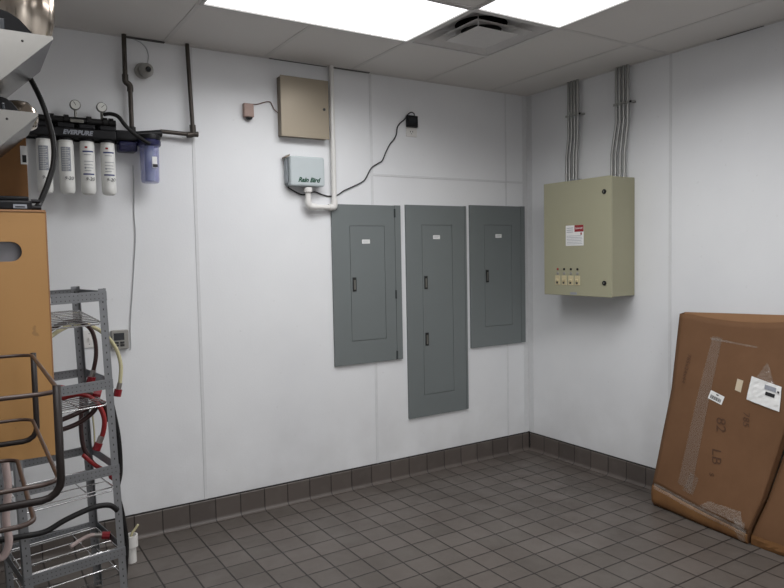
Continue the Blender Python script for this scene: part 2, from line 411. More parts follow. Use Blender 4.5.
# ------------------------------------------------------------------ beige control cabinet on right wall
t = thing('control_cabinet', (0, -.70, 1.292), 'beige wall-mounted control cabinet under the metal conduits, with a warning sticker', 'control cabinet')
part('case', B(-.221, 0, -1.032, -.428, 1.302, 2.098), 'cboxd', t, bevel=.003)
d = part('door', B(-.240, -.223, -1.036, -.424, 1.298, 2.102), 'cbox', t, bevel=.003)
for z in (2.0, 1.393):
    l = part('quarter_turn_lock', lathe(NB(), [(.016, 0), (.016, .006), (.010, .008), (.001, .008)], (-0.2400, -0.979, z), (-1, 0, 0), 18), 'black', d, auto=True)
    part('lock_slot', B(-0.2495, -0.2480, -0.983, -0.975, z-.007, z+.007), 'latchm', d)
s = part('warning_sticker', B(-0.2412, -0.2400, -0.800, -0.638, 1.648, 1.790), 'paper', d)
part('red_block', B(-0.2418, -0.2412, -0.800, -0.719, 1.744, 1.790), 'red', d)
part('warning_text', text_bm('DANGER', .017, onright(-0.2420, -0.759, 1.767)), 'paper', d)
bm = NB()
for k in range(6): box(bm, -0.2418, -0.2412, -0.789+.004*(k % 3), -0.647, 1.660+k*.011, 1.6625+k*.011)
for k in range(3): box(bm, -0.2418, -0.2412, -0.709, -0.647, 1.742+k*.014, 1.746+k*.014)
part('printed_lines', bm, 'gprint', d)
bm = NB(); box(bm, -0.2418, -0.2412, -0.785, -0.773, 1.722, 1.738); part('red_mark', bm, 'red', d)
for k, y in enumerate((-0.559, -0.621, -0.684, -0.744)):
    part('indicator_lamp', lathe(NB(), [(.008, 0), (.008, .004), (.001, .006)], (-0.2400, y, 1.484), (-1, 0, 0), 14), 'red' if k == 0 else 'black', d, auto=True)
    part('button', lathe(NB(), [(.011, 0), (.011, .003), (.006, .005), (.001, .005)], (-0.2400, y, 1.453), (-1, 0, 0), 14), 'thermo', d, auto=True)
    part('switch_plate', B(-0.2440, -0.2400, y-.023, y+.023, 1.372, 1.438), 'cream', d, bevel=.001)
    bm = NB(); box(bm, -0.2540, -0.2440, y-.009, y+.011, 1.396, 1.414, Matrix.Identity(4)); part('selector_knob', bm, 'cream', d, bevel=.003)
    part('switch_mark', B(-0.2446, -0.2440, y-.004, y+.012, 1.380, 1.392), 'smudge', d)
part('maker_plate', B(-0.2412, -0.2400, -0.737, -0.677, 1.306, 1.322), 'gprint', d)
part('top_latch', B(-.244, -.22, -.767, -.677, 2.102, 2.107), 'gprint', t)

def conduits(tops, bots, zb0, zb1, side, names):
    for k, (yt, yb) in enumerate(zip(tops, bots)):
        x = -.032
        bm = tube(NB(), [(x, yt, H+.01), (x, yt, zb0+.14), (x, yt, zb0+.03), (x, yb, zb1), (x, yb, zb1-.12), (x-.004, yb, 2.098)], .0098, 12, False)
        single('conduit', bm, 'emt', f'{names[k]} metal conduit of the {side} bundle above the beige control cabinet', 'conduit', f'{side} bundle of conduits', auto=True)
conduits((-.474, -.503, -.532, -.561), (-.452, -.482, -.520, -.545), 2.42, 2.30, 'left', ('first from left', 'second from left', 'third from left', 'fourth from left'))
conduits((-.905, -.935, -.966, -1.0), (-.868, -.899, -.938, -.972), 2.45, 2.27, 'right', ('first from left', 'second from left', 'third from left', 'fourth from left'))
for (y0, y1, z, l) in ((-.59, -.455, 2.60, 'left'), (-1.03, -.89, 2.60, 'right')):
    t = thing('conduit_strap', (0, y0, z), f'thin metal strap across the {l} conduit bundle, screwed to the wall', 'strap', 'straps over the conduits')
    part('band', B(-.046, -.0435, y0+.01, y1, z-.008, z+.008), 'emt', t)
    part('tab', B(-.046, 0, y0-.012, y0+.008, z-.006, z+.006), 'emt', t)
    part('screw', lathe(NB(), [(.008, 0), (.006, .006), (.001, .006)], (-.046, y0-.004, z), (-1, 0, 0), 10), 'black', t)

# ------------------------------------------------------------------ tan metal box, timer, PVC conduit, wires
t = thing('metal_cabinet', (-1.98, 0, 2.355), 'small tan metal cabinet high on the back wall beside the white conduit', 'cabinet')
part('case', B(-2.130, -1.802, -.053, 0, 2.369, 2.735), 'tanside', t, bevel=.002)
d = part('door', B(-2.133, -1.799, -.064, -.054, 2.364, 2.740), 'tanmet', t, bevel=.002)
part('lock', lathe(NB(), [(.009, 0), (.009, .004), (.001, .005)], (-1.834, -.064, 2.554), (0, -1, 0), 14), 'latch', d, auto=True)

def rounded(x0, x1, z0, z1, r, n=5):
    P = []
    for cx, cz, a0 in ((x1-r, z1-r, 0), (x0+r, z1-r, 90), (x0+r, z0+r, 180), (x1-r, z0+r, 270)):
        for k in range(n+1):
            a = math.radians(a0+90*k/n); P.append((cx+r*math.cos(a), cz+r*math.sin(a)))
    return P
t = thing('irrigation_timer', (-1.985, 0, 2.05), 'pale grey irrigation timer box lettered in green, below the tan cabinet', 'timer')
part('back_case', prism(NB(), rounded(-2.092, -1.852, 2.058, 2.240, .010), 1, -.030, 0), 'rbs', t, bevel=.003)
part('cover', prism(NB(), rounded(-2.090, -1.850, 2.056, 2.243, .014), 1, -.085, -.032), 'rb', t, bevel=.010)
part('hinge_strip', B(-2.101, -2.093, -.052, -.010, 2.075, 2.230), 'rbs', t, bevel=.002)
part('hood', prism(NB(), [(-2.115, 2.236), (-2.085, 2.254), (-2.085, 2.244), (-2.112, 2.228)], 1, -.070, -.01), 'tanside', t)
part('brand_lettering', text_bm('Rain Bird', .040, onback(-1.965, -.0856, 2.094), .35, .0006, .0018), 'green', t)
t = thing('plastic_conduit', (-1.757, 0, 1.92), 'white plastic conduit running from the ceiling down to the irrigation timer', 'conduit')
part('pipe', rod(NB(), (-1.757, -.028, 1.955), (-1.757, -.028, H+.01), .0165, 18), 'pvc', t, auto=True)
part('elbow', tube(NB(), [(-1.757, -.028, 1.975), (-1.758, -.029, 1.945), (-1.766, -.028, 1.932), (-1.80, -.03, 1.928)], .0225, 14), 'pvc', t, auto=True)
part('pipe', rod(NB(), (-1.78, -.03, 1.928), (-1.92, -.046, 1.928), .0165, 18), 'pvc', t, auto=True)
part('elbow', tube(NB(), [(-1.90, -.046, 1.928), (-1.94, -.048, 1.931), (-1.955, -.05, 1.946), (-1.957, -.05, 1.975)], .0225, 14), 'pvc', t, auto=True)
part('pipe', rod(NB(), (-1.957, -.05, 1.965), (-1.957, -.05, 2.045), .018, 18), 'pvc', t, auto=True)
part('coupling', rod(NB(), (-1.957, -.05, 2.022), (-1.957, -.05, 2.051), .028, 18), 'pvc', t, auto=True)
cab = [(-2.085, -.03, 2.052), (-2.064, -.012, 2.043), (-1.995, -.008, 2.012), (-1.955, -.008, 2.010), (-1.89, -.008, 2.028), (-1.83, -.006, 2.012), (-1.78, -.005, 2.004), (-1.72, -.005, 2.014), (-1.67, -.008, 2.045), (-1.60, -.008, 2.075), (-1.53, -.008, 2.108), (-1.50, -.008, 2.135), (-1.455, -.008, 2.205), (-1.40, -.008, 2.240), (-1.365, -.008, 2.262), (-1.335, -.008, 2.320), (-1.30, -.008, 2.378), (-1.265, -.008, 2.415), (-1.245, -.008, 2.450), (-1.235, -.008, 2.500), (-1.215, -.012, 2.530), (-1.178, -.016, 2.560), (-1.160, -.025, 2.590), (-1.14, -.04, 2.607), (-1.118, -.045, 2.600), (-1.112, -.04, 2.585)]
t = thing('power_adapter', (-1.105, 0, 2.5), 'black plug-in power adapter with a wavy black cord running down to the timer', 'power adapter')
part('body', B(-1.165, -1.073, -.032, -.007, 2.508, 2.590), 'black', t, bevel=.006)
part('cord', tube(NB(), cab, .0042, 8), 'cable', t, smooth=True)['label'] = 'thin wavy black cord down to the irrigation timer'
part('rating_label', B(-1.145, -1.09, -.0328, -.032, 2.535, 2.565), 'screen', t)
t = thing('power_outlet', (-1.11, 0, 2.43), 'white wall outlet half hidden behind the black power adapter', 'power outlet')
part('face_plate', B(-1.160, -1.068, -.006, 0, 2.445, 2.562), 'pvc', t, bevel=.002)
bm = NB(); box(bm, -1.126, -1.122, -.0066, -.006, 2.475, 2.486); box(bm, -1.106, -1.102, -.0066, -.006, 2.475, 2.486); lathe(bm, [(.003, 0), (.001, .0006)], (-1.114, -.006, 2.465), (0, -1, 0), 8)
part('socket_slots', bm, 'black', t)
t = thing('alarm_sensor', (-2.33, 0, 2.46), 'small dusty pink sensor box on the wall left of the tan cabinet', 'sensor')
part('body', B(-2.362, -2.299, -.036, 0, 2.468, 2.550), 'sensor', t, bevel=.005)
part('lens', lathe(NB(), [(.022, 0), (.020, .008), (.012, .014), (.001, .016)], (-2.328, -.022, 2.466), (0, 0, -1), 16), 'lens', t, smooth=True)
single('sensor_wire', tube(NB(), [(-2.296, -.02, 2.550), (-2.265, -.006, 2.556), (-2.231, -.005, 2.568), (-2.20, -.005, 2.578), (-2.178, -.006, 2.577), (-2.168, -.006, 2.560), (-2.156, -.010, 2.535), (-2.142, -.016, 2.520), (-2.1345, -.018, 2.514)], .0028, 8), 'wirec', 'thin brownish wire between the pink sensor and the tan cabinet', 'wire', smooth=True)

# ------------------------------------------------------------------ camera, pipes, filters
t = thing('security_camera', (-2.944, 0, 2.68), 'small round security camera on the back wall near the ceiling', 'security camera')
part('base', lathe(NB(), [(.044, 0), (.044, .018), (.038, .026), (.001, .026)], (-2.944, 0, 2.672), (0, -1, 0), 26), 'camw', t, auto=True)
part('ball', lathe(NB(), [(.039*math.sin(a*PI/14), .039-.039*math.cos(a*PI/14)) for a in range(0, 15)], (-2.938, -.018, 2.672), (.1, -1, -.15), 26), 'camw', t, smooth=True)
part('lens', lathe(NB(), [(.015, 0), (.015, .006), (.012, .009), (.001, .009)], (-2.934, -.094, 2.662), (.1, -1, -.15), 20), 'lens', t, auto=True)
part('lens_ring', lathe(NB(), [(.020, 0), (.020, .004), (.017, .006), (.001, .006)], (-2.934, -.089, 2.663), (.1, -1, -.15), 20), 'thermo', t, auto=True)
single('camera_cable', tube(NB(), [(-2.99, -.006, H-.003), (-2.945, -.006, 2.828), (-2.918, -.006, 2.80), (-2.908, -.006, 2.765), (-2.912, -.008, 2.735), (-2.918, -.012, 2.715)], .0032, 8), 'gcable', 'thin cable from the ceiling to the round security camera', 'cable', smooth=True)
t = thing('water_pipe', (-3.03, 0, 2.29), 'dark water pipe dropping from the ceiling to the filters, left of the camera', 'water pipe', 'dark water pipes')
Y = -.05
part('pipe', rod(NB(), (-3.048, Y, 2.60), (-3.046, Y, H), .0125, 14), 'iron', t, auto=True)
part('offset_elbow', tube(NB(), [(-3.048, Y, 2.63), (-3.048, Y, 2.60), (-3.044, Y, 2.588), (-3.030, Y, 2.578), (-3.024, Y, 2.565), (-3.024, Y, 2.54)], .0165, 14), 'iron', t, auto=True)
part('pipe', rod(NB(), (-3.024, Y, 2.335), (-3.024, Y, 2.56), .0125, 14), 'iron', t, auto=True)
part('coupling', rod(NB(), (-3.024, Y, 2.29), (-3.024, Y, 2.345), .021, 14), 'rubber', t, auto=True)
t = thing('water_pipe', (-2.69, 0, 2.32), 'dark water pipe from the ceiling turning left into the blue filter housing', 'water pipe', 'dark water pipes')
part('pipe', rod(NB(), (-2.700, Y, H), (-2.684, Y, 2.345), .012, 14), 'iron', t, auto=True)
part('elbow', tube(NB(), [(-2.685, Y, 2.385), (-2.684, Y, 2.35), (-2.688, Y, 2.332), (-2.72, Y, 2.326)], .0175, 14), 'iron', t, auto=True)
part('plug', rod(NB(), (-2.690, Y, 2.333), (-2.655, Y, 2.333), .016, 12), 'iron', t, auto=True)
part('pipe', rod(NB(), (-2.70, Y, 2.330), (-2.868, Y, 2.334), .012, 14), 'iron', t, auto=True)

t = thing('water_filter_unit', (-3.3, 0, 1.95), 'wall-mounted black water filter manifold with two round gauges above', 'water filter')
FY = -.10
part('wall_bracket', B(-3.56, -3.10, -.022, 0, 2.25, 2.345), 'black', t, bevel=.003)
for x in (-3.472, -3.368, -3.266, -3.164):
    part('filter_head', B(x-.040, x+.040, -.130, -.024, 2.300, 2.326), 'black', t, bevel=.006)
part('name_bar', B(-3.545, -3.125, -.148, -.060, 2.252, 2.298), 'black', t, bevel=.006)
part('inlet_rail', rod(NB(), (-3.56, -.085, 2.348), (-3.115, -.085, 2.348), .019, 16), 'rubber', t, auto=True)
for x in (-3.51, -3.43, -3.36, -3.25, -3.17, -3.14):
    part('rail_clamp', lathe(NB(), [(.026, 0), (.026, .022), (.001, .022)], (x-.01, -.085, 2.350), (1, 0, 0), 16), 'rubber', t, auto=True)
part('valve_handle', B(-3.345, -3.28, -.122, -.106, 2.332, 2.350), 'latchm', t, bevel=.003)
part('brand_lettering', text_bm('EVERPURE', .031, onback(-3.315, -.1486, 2.275), .25, .0006, .0014), 'gprint', t)
for gxp in (-3.314, -3.184):
    g = part('gauge', lathe(NB(), [(.027, 0), (.027, .016), (.024, .02), (.001, .02)], (gxp, -.085, 2.428), (0, -1, 0), 24), 'latchm', t, auto=True)
    part('dial', lathe(NB(), [(.0225, 0), (.001, .001)], (gxp, -.1052, 2.428), (0, -1, 0), 24), 'gauge', g)
    bm = NB(); box(bm, -.0012, .0012, -.0010, 0, -.004, .018, Matrix.Translation((gxp, -.1065, 2.428)) @ Matrix.Rotation(.8 if gxp > -3.2 else -.5, 4, 'Y'))
    part('needle', bm, 'print', g)
    part('gauge_stem', rod(NB(), (gxp, -.092, 2.365), (gxp, -.092, 2.404), .007, 10), 'latchm', t, auto=True)
part('connector_arm', B(-3.12, -2.995, -.09, -.03, 2.262, 2.318), 'black', t, bevel=.01)
part('lower_block', B(-3.10, -3.004, -.085, 0, 2.205, 2.260), 'bluec', t, bevel=.01)
part('bypass_hose', tube(NB(), [(-3.178, -.11, 2.388), (-3.145, -.125, 2.392), (-3.11, -.14, 2.378), (-3.08, -.15, 2.335), (-3.04, -.155, 2.295), (-2.995, -.162, 2.262), (-2.955, -.165, 2.240)], .0105, 12), 'rubber', t, smooth=True)
for k, x in enumerate((-3.472, -3.368, -3.266, -3.164)):
    lab = ['leftmost white water filter cartridge, behind the hanging black hose', 'second white water filter cartridge from the left, with a grey printed panel',
           'third white water filter cartridge from the left, with blue stripes', 'rightmost white water filter cartridge, nearest the blue filter housing'][k]
    c = thing('filter_cartridge', (x, FY, 1.955), lab, 'filter cartridge', 'white filter cartridges on the wall')
    R = .0365
    prof = [(.004, 0), (.020, .001), (.030, .006), (R, .018), (R+.0005, .04), (R, .262), (R-.003, .268), (R-.001, .274), (R-.002, .280), (.001, .281)]
    part('body', lathe(NB(), prof, (x, FY, 1.958), seg=32), 'filt', c, auto=True)
    def wrap(bm, z0, z1, a0, a1, rr, n=10):
        vs = [[bm.verts.new((x+rr*math.sin(a0+(a1-a0)*i/n), FY-rr*math.cos(a0+(a1-a0)*i/n), z)) for z in (z0, z1)] for i in range(n+1)]
        for i in range(n): bm.faces.new((vs[i][0], vs[i+1][0], vs[i+1][1], vs[i][1]))
        return bm
    if k < 2:
        part('printed_panel', wrap(NB(), 2.075, 2.20, -.85, .45, R+.0012), 'gprint', c)
        bm = NB()
        for q in range(13): wrap(bm, 2.080+q*.009, 2.0825+q*.009, -.7, .3 if q % 3 else .1, R+.0018)
        wrap(bm, 2.076, 2.2, -.22, -.19, R+.0019, 2)
        part('fine_print', bm, 'filt', c)
    else:
        part('blue_stripe', wrap(NB(), 2.180, 2.187, -.8, .75, R+.0012), 'blue', c); part('blue_stripe', wrap(NB(), 2.061, 2.068, -.8, .75, R+.0012), 'blue', c)
        part('red_mark', wrap(NB(), 2.200, 2.210, -.45, -.1, R+.0012, 4), 'red', c)
        bm = NB()
        for z, a in ((2.165, .4), (2.130, .7), (2.112, .6), (2.096, .65), (2.081, .3)): wrap(bm, z, z+.003, -.6, a, R+.0012)
        wrap(bm, 2.092, 2.102, -.55, -.40, R+.0014, 3)
        part('fine_print', bm, 'gprint', c)
    part('handwritten_date', text_bm('9-20', .024, onback(x+.004, FY-R-.0012, 2.038), .2, .0006), 'smudge', c)
    part('collar', lathe(NB(), [(.0385, 0), (.0385, .013), (.001, .013)], (x, FY, 2.238), seg=24), 'black', c, auto=True)
# clear blue sump
t = thing('filter_housing', (-2.945, -.10, 2.02), 'clear blue plastic filter housing with a black cap, right of the white cartridges', 'filter housing')
cx, cy = -2.945, -.095
part('sump', lathe(NB(), [(.001, 0), (.040, 0), (.047, .006), (.049, .02), (.052, .20), (.056, .215), (.056, .235), (.001, .235)], (cx, cy, 2.034), seg=30), 'bluep', t, auto=True)
part('inner_cartridge', lathe(NB(), [(.001, 0), (.026, 0), (.026, .2), (.001, .2)], (cx, cy, 2.047), seg=20), 'rb', t, auto=True)
part('collar', lathe(NB(), [(.059, 0), (.063, .006), (.063, .028), (.058, .034), (.001, .034)], (cx, cy, 2.237), seg=20), 'bluec', t, auto=True)
part('cap', lathe(NB(), [(.060, 0), (.062, .01), (.058, .026), (.04, .034), (.001, .036)], (cx, cy, 2.271), seg=24), 'black', t, auto=True)
part('cap_port', rod(NB(), (-3.004, cy+.02, 2.298), (-2.868, Y, 2.322), .021, 14), 'black', t, auto=True)
part('sticker', B(cx+.002, cx+.028, cy-.0535, cy-.049, 2.115, 2.175), 'paper', t)
part('sticker_print', B(cx+.004, cx+.030, cy-.0545, cy-.0535, 2.117, 2.134), 'print', t)
# grey wire down the wall to the thermostat
single('control_wire', tube(NB(), [(-3.016, -.006, 2.14), (-3.016, -.006, 2.0), (-3.020, -.006, 1.85), (-3.017, -.006, 1.75), (-3.03, -.006, 1.6), (-3.044, -.006, 1.45), (-3.06, -.006, 1.3), (-3.067, -.006, 1.2), (-3.068, -.006, 1.11), (-3.074, -.008, 1.10)], .003, 8), 'gcable', 'thin grey wire running down the wall from the filters to the grey thermostat', 'wire', smooth=True)
t = thing('thermostat', (-3.125, 0, 1.10), 'small grey wall thermostat with a dark screen beside the yellowed tube', 'thermostat')
part('body', B(-3.172, -3.082, -.028, 0, 1.108, 1.216), 'thermo', t, bevel=.004)
part('screen', B(-3.160, -3.105, -.0292, -.028, 1.160, 1.200), 'screen', t)
bm = NB()
for i in range(2):
    for j in range(2): box(bm, -3.158+.03*i, -3.136+.03*i, -.031, -.028, 1.125+.016*j, 1.136+.016*j)
part('buttons', bm, 'latch', t)
t = thing('light_switch', (-3.283, 0, 1.13), 'white wall switch plate seen through the metal shelf rack', 'light switch')
part('face_plate', B(-3.320, -3.246, -.006, 0, 1.128, 1.226), 'pvc', t, bevel=.002)
part('toggle', B(-3.288, -3.278, -.014, -.006, 1.170, 1.186), 'pvc', t, bevel=.001)
part('screws', box(B(-3.2855, -3.2815, -.0068, -.006, 1.205, 1.209), -3.2855, -3.2815, -.0068, -.006, 1.146, 1.150), 'latch', t)

# ------------------------------------------------------------------ slotted steel rack
RA = math.radians(8)
rk = thing('shelf_rack', (-3.293, -.90, .0122), 'galvanised slotted steel rack with wire shelves standing against the back wall', 'rack')
rk.rotation_euler = (0, -.030, RA)
RX = Matrix.Translation((-3.335, -.90, 0)) @ Matrix.Rotation(RA, 4, 'Z')
W, D, HT = .405, .41, 1.475
def rpart(name, bm, m, parent=rk, **k):    # geometry given in the rack's own frame
    o = link(name, bm, m, None, **k); o.parent = parent; return o
pw, pt = .032, .0022
for (x, y, sx, sy) in ((0, 0, -1, 1), (-W, 0, 1, 1), (0, D, -1, -1), (-W, D, 1, -1)):
    bm = NB(); x1 = x+sx*pw; y1 = y+sy*pw
    box(bm, min(x, x1), max(x, x1), min(y, y+sy*pt), max(y, y+sy*pt), 0, HT)
    box(bm, min(x, x+sx*pt), max(x, x+sx*pt), min(y, y1), max(y, y1), 0, HT)
    o = rpart('post', bm, 'zincp')
ZS = [1.462, 1.078, .698, .322]
for zi, z in enumerate(ZS):
    rh = .040
    for y, s in ((-.0015, -1), (D+.0015, 1)):
        bm = NB(); box(bm, -W, 0, min(y, y+s*.002), max(y, y+s*.002), z-rh, z)
        box(bm, -W, 0, y-.001 if s < 0 else y-.009, y+.010 if s < 0 else y+.001, z-.0005, z+.0015)
        o = rpart('shelf_rail', bm, 'zincr')
        if s < 0:
            if zi < 2:
                o2 = rpart('tag', B(-.262, -.222, y-.003, y-.0022, z-.034, z-.010), 'paper', o)
    for x in (0, -W):
        bm = NB(); s = 1 if x == 0 else -1
        box(bm, min(x, x+s*.002), max(x, x+s*.002), 0, D, z-rh, z); rpart('side_rail', bm, 'zinc')
    # wire shelf hung a little lower than the rails
    zw = z-(.112, .112, .115, .020)[zi]
    bm = NB(); ring = [(-W+.02, .015, zw), (-.035, .015, zw), (-.012, .06, zw), (-.012, D-.06, zw), (-.035, D-.015, zw), (-W+.02, D-.015, zw)]
    tube(bm, ring, .0035, 8, False, True)
    nw = (9, 9, 4, 4)[zi]
    for k in range(nw):
        y = .05+k*(D-.1)/(nw-1); rod(bm, (-W+.012, y, zw+.004), (-.014, y, zw+.004), .0026, 6)
    for x in ((-W*.68, -W*.32) if zi < 2 else (-W*.3,)): rod(bm, (x, .015, zw-.003), (x, D-.015, zw-.003), .003, 6)
    if zi == 0:
        for v in bm.verts: v.co.z += -.042*(1-v.co.y/D)+.012
    rpart('wire_shelf', bm, 'chrome', rk, auto=True)
bm = NB(); tube(bm, [(-W+.02, .015, .20), (-.02, .015, .20), (-.02, D-.015, .20), (-W+.02, D-.015, .20)], .0035, 8, False, True)
for k in range(3): rod(bm, (-W+.012, .10+k*.10, .204), (-.014, .10+k*.10, .204), .0028, 6)
rpart('wire_shelf', bm, 'chrome', rk, auto=True)
# ------------------------------------------------------------------ tubes with red fittings
SZ0 = 1.108
def hose(name, pts, r, mat, label, fit=True, cat='hose', group='beverage hoses on the metal rack'):
    t = thing(name, pts[0], label, cat, group)
    part('tube', tube(NB(), pts, r, 10), mat, t, smooth=True)
    if fit:
        e = Vector(pts[-1]); d = (e-Vector(pts[-2])).normalized()
        part('barb', rod(NB(), e-d*.02, e+d*.014, r*1.25, 12), 'fits', t, auto=True)
        part('coupling', rod(NB(), e+d*.012, e+d*.046, .0185, 8), 'fitr', t)['label'] = 'red threaded coupling'
    return t
hose('drink_hose', [(-3.66, -.84, 1.22), (-3.58, -.80, 1.262), (-3.50, -.70, 1.300), (-3.42, -.62, 1.318), (-3.35, -.58, 1.296), (-3.29, -.56, 1.250), (-3.245, -.56, 1.180), (-3.228, -.57, 1.10), (-3.236, -.58, 1.02), (-3.242, -.58, .995)], .0095, 'tubey',
     'yellowed clear hose arching over the top wire shelf, red coupling at its end')
hose('drink_hose', [(-3.64, -.80, 1.25), (-3.56, -.76, 1.30), (-3.49, -.75, 1.335), (-3.43, -.75, 1.336), (-3.385, -.75, 1.305), (-3.366, -.75, 1.25), (-3.364, -.75, 1.18), (-3.378, -.75, 1.11), (-3.382, -.75, 1.095)], .0095, 'tubed',
     'dark brown hose hanging from the top wire shelf, red coupling at its end')
hose('drink_hose', [(-3.50, -.66, .985), (-3.44, -.68, 1.0), (-3.39, -.70, .985), (-3.355, -.72, .94), (-3.338, -.73, .88), (-3.345, -.73, .82), (-3.36, -.73, .785)], .011, 'tuber',
     'red hose curling down off the second wire shelf, red coupling at its end')
hose('drink_hose', [(-3.66, -.62, 1.055), (-3.58, -.64, 1.05), (-3.50, -.66, 1.035), (-3.43, -.68, 1.018), (-3.385, -.69, 1.005)], .011, 'tuber', 'short red hose lying on the second wire shelf of the rack')
hose('drink_hose', [(-3.72, -.72, .78), (-3.60, -.72, .86), (-3.52, -.71, .895), (-3.46, -.70, .912), (-3.40, -.70, .935), (-3.36, -.70, .96), (-3.33, -.70, .935), (-3.315, -.69, .86)], .011, 'tubed', 'upper of two dark hoses crossing below the second wire shelf', False)
hose('drink_hose', [(-3.72, -.66, .80), (-3.60, -.68, .835), (-3.51, -.69, .850), (-3.44, -.69, .870), (-3.38, -.69, .91), (-3.35, -.68, .95)], .011, 'tubed', 'lower of two dark hoses crossing below the second wire shelf', False)
hose('drink_hose', [(-3.405, -.56, .98), (-3.412, -.57, .90), (-3.418, -.58, .82), (-3.412, -.59, .73), (-3.385, -.60, .665), (-3.36, -.60, .63)], .0105, 'tubed', 'dark hose dropping down behind the rack between its middle shelves', False)
hose('drink_hose', [(-3.31, -.68, 1.02), (-3.288, -.68, .90), (-3.272, -.69, .77), (-3.272, -.70, .62), (-3.292, -.72, .53), (-3.275, -.72, .42), (-3.262, -.72, .28), (-3.275, -.72, .13), (-3.30, -.72, .012)], .010, 'rubber', 'black hose hanging down the right side of the rack to the floor', False)
hose('drink_hose', [(-3.80, -1.06, .54), (-3.70, -1.0, .512), (-3.62, -.98, .505), (-3.55, -.97, .530), (-3.48, -.96, .548), (-3.42, -.955, .558), (-3.365, -.95, .55), (-3.335, -.95, .52)], .0115, 'rubber', 'black hose sagging across the front of the rack below the third shelf', False)
hose('drink_hose', [(-3.42, -.62, .70), (-3.38, -.66, .66), (-3.345, -.70, .635), (-3.325, -.72, .62)], .010, 'tuber', 'short red hose lying on the third wire shelf of the rack')
hose('drink_hose', [(-3.50, -.70, .31), (-3.45, -.68, .325), (-3.41, -.68, .335), (-3.375, -.69, .33)], .009, 'tubep', 'short pale hose on the lowest wire shelf, red coupling at its end')
hose('drink_hose', [(-3.93, -1.66, SZ0+.016), (-3.86, -1.58, SZ0+.016), (-3.80, -1.40, SZ0-.02), (-3.76, -1.2, 1.04), (-3.757, -1.12, .90), (-3.748, -1.12, .76), (-3.760, -1.12, .64), (-3.755, -1.12, .54), (-3.785, -1.12, .49), (-3.82, -1.12, .56), (-3.81, -1.12, .70)], .014, 'tubep', 'thick pinkish translucent hose looping down beside the left rack post', False)
bm = tube(NB(), [(-3.34, -.52, 1.02), (-3.355, -.5, .9), (-3.35, -.5, .78), (-3.352, -.5, .66)], .004, 8)
single('beverage_tube', bm, 'tubey', 'thin pale tube hanging behind the red hose on the rack', 'tube', smooth=True)
# white pipe stub by the rack
t = thing('pipe_stub', (-3.164, -.30, 0), 'white plastic pipe stub standing on the floor right of the rack', 'pipe')
part('pipe', rod(NB(), (-3.164, -.30, 0), (-3.164, -.30, .10), .024, 18), 'pvc', t, auto=True)
bm = lathe(NB(), [(.034, 0), (.034, .062), (.027, .062), (.027, .02), (.001, .02)], (-3.164, -.30, .085), seg=24); part('socket', bm, 'pvc', t, auto=True)
part('tube_end', tube(NB(), [(-3.164, -.30, .11), (-3.16, -.30, .15), (-3.14, -.30, .175), (-3.125, -.30, .195)], .007, 8), 'tubey', t, smooth=True)

# ------------------------------------------------------------------ stand out at left, with trays, tanks, carton and wire crate
SZ = 1.108
t = thing('syrup_stand', (-4.10, -2.35, 0), 'dark steel stand just beyond the left edge holding the carton and trays', 'stand')
for x in (-4.36, -3.86):
    for y in (-2.95, -1.70):
        part('post', B(x-.0175, x+.0175, y-.0175, y+.0175, 0, 2.30), 'stand', t)
part('shelf', B(-4.37, -3.84, -2.96, -1.69, SZ-.03, SZ), 'stand', t, bevel=.003)
part('shelf', B(-4.37, -3.84, -2.96, -1.69, .25, .28), 'stand', t, bevel=.003)
def tray(tipx, tipz, y0, y1, zb, label):
    t = thing('slanted_tray', (-4.0, (y0+y1)/2, zb), label, 'tray', 'slanted stainless trays at the left')
    sl = tipx-(tipz-zb)*1.0
    th = .002
    part('front_plate', prism(NB(), [(-3.835, zb), (sl, zb), (tipx, tipz-.006), (tipx, tipz), (-3.835, tipz+.002)], 1, y0, y0+th), 'steel', t)
    part('back_plate', prism(NB(), [(-3.835, zb), (sl, zb), (tipx, tipz-.006), (tipx, tipz), (-3.835, tipz+.002)], 1, y1-th, y1), 'steel', t)
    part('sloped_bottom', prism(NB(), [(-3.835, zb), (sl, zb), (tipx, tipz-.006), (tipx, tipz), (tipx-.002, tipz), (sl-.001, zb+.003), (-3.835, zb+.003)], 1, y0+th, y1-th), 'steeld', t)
    part('top_plate', B(-3.835, tipx-.003, y0+th, y1-th, tipz-.003, tipz), 'steel', t)
    part('rivet', lathe(NB(), [(.003, 0), (.001, .002)], (tipx-.066, y0, tipz-.02), (0, -1, 0), 8), 'darkmatt', t)
    return t
tray(-3.645, 2.146, -2.20, -1.87, 1.985, 'upper slanted stainless tray in the top left corner of the photo')
tray(-3.685, 1.961, -2.20, -1.90, 1.82, 'lower slanted stainless tray, just above the tan carton')
bm = NB(); box(bm, -3.88, -3.836, -2.15, -2.10, 1.80, 2.14); box(bm, -3.88, -3.836, -1.96, -1.90, 1.80, 2.14)
box(bm, -3.90, -3.86, -2.97, -1.68, 2.04, 2.08); box(bm, -3.90, -3.86, -2.97, -1.68, 1.86, 1.90)
part('tray_bracket', bm, 'stand', bpy.data.objects['syrup_stand'])
t = thing('steel_tank', (-3.70, -2.0, 2.146), 'large polished stainless tank standing on the upper slanted tray', 'tank', 'polished tanks on the trays')
part('body', lathe(NB(), [(.001, 0), (.034, 0), (.052, .008), (.067, .028), (.078, .055), (.086, .09), (.089, .13), (.089, .33), (.08, .37), (.05, .39), (.001, .395)], (-3.702, -1.985, 2.146), seg=40), 'tank', t, auto=True)
part('band', lathe(NB(), [(.0935, 0), (.0945, .003), (.0945, .012), (.0935, .015), (.001, .015)], (-3.702, -1.985, 2.31), seg=40), 'steel', t, auto=True)
t = thing('steel_tank', (-3.71, -2.0, 1.961), 'small polished stainless tank on the lower slanted tray', 'tank', 'polished tanks on the trays')
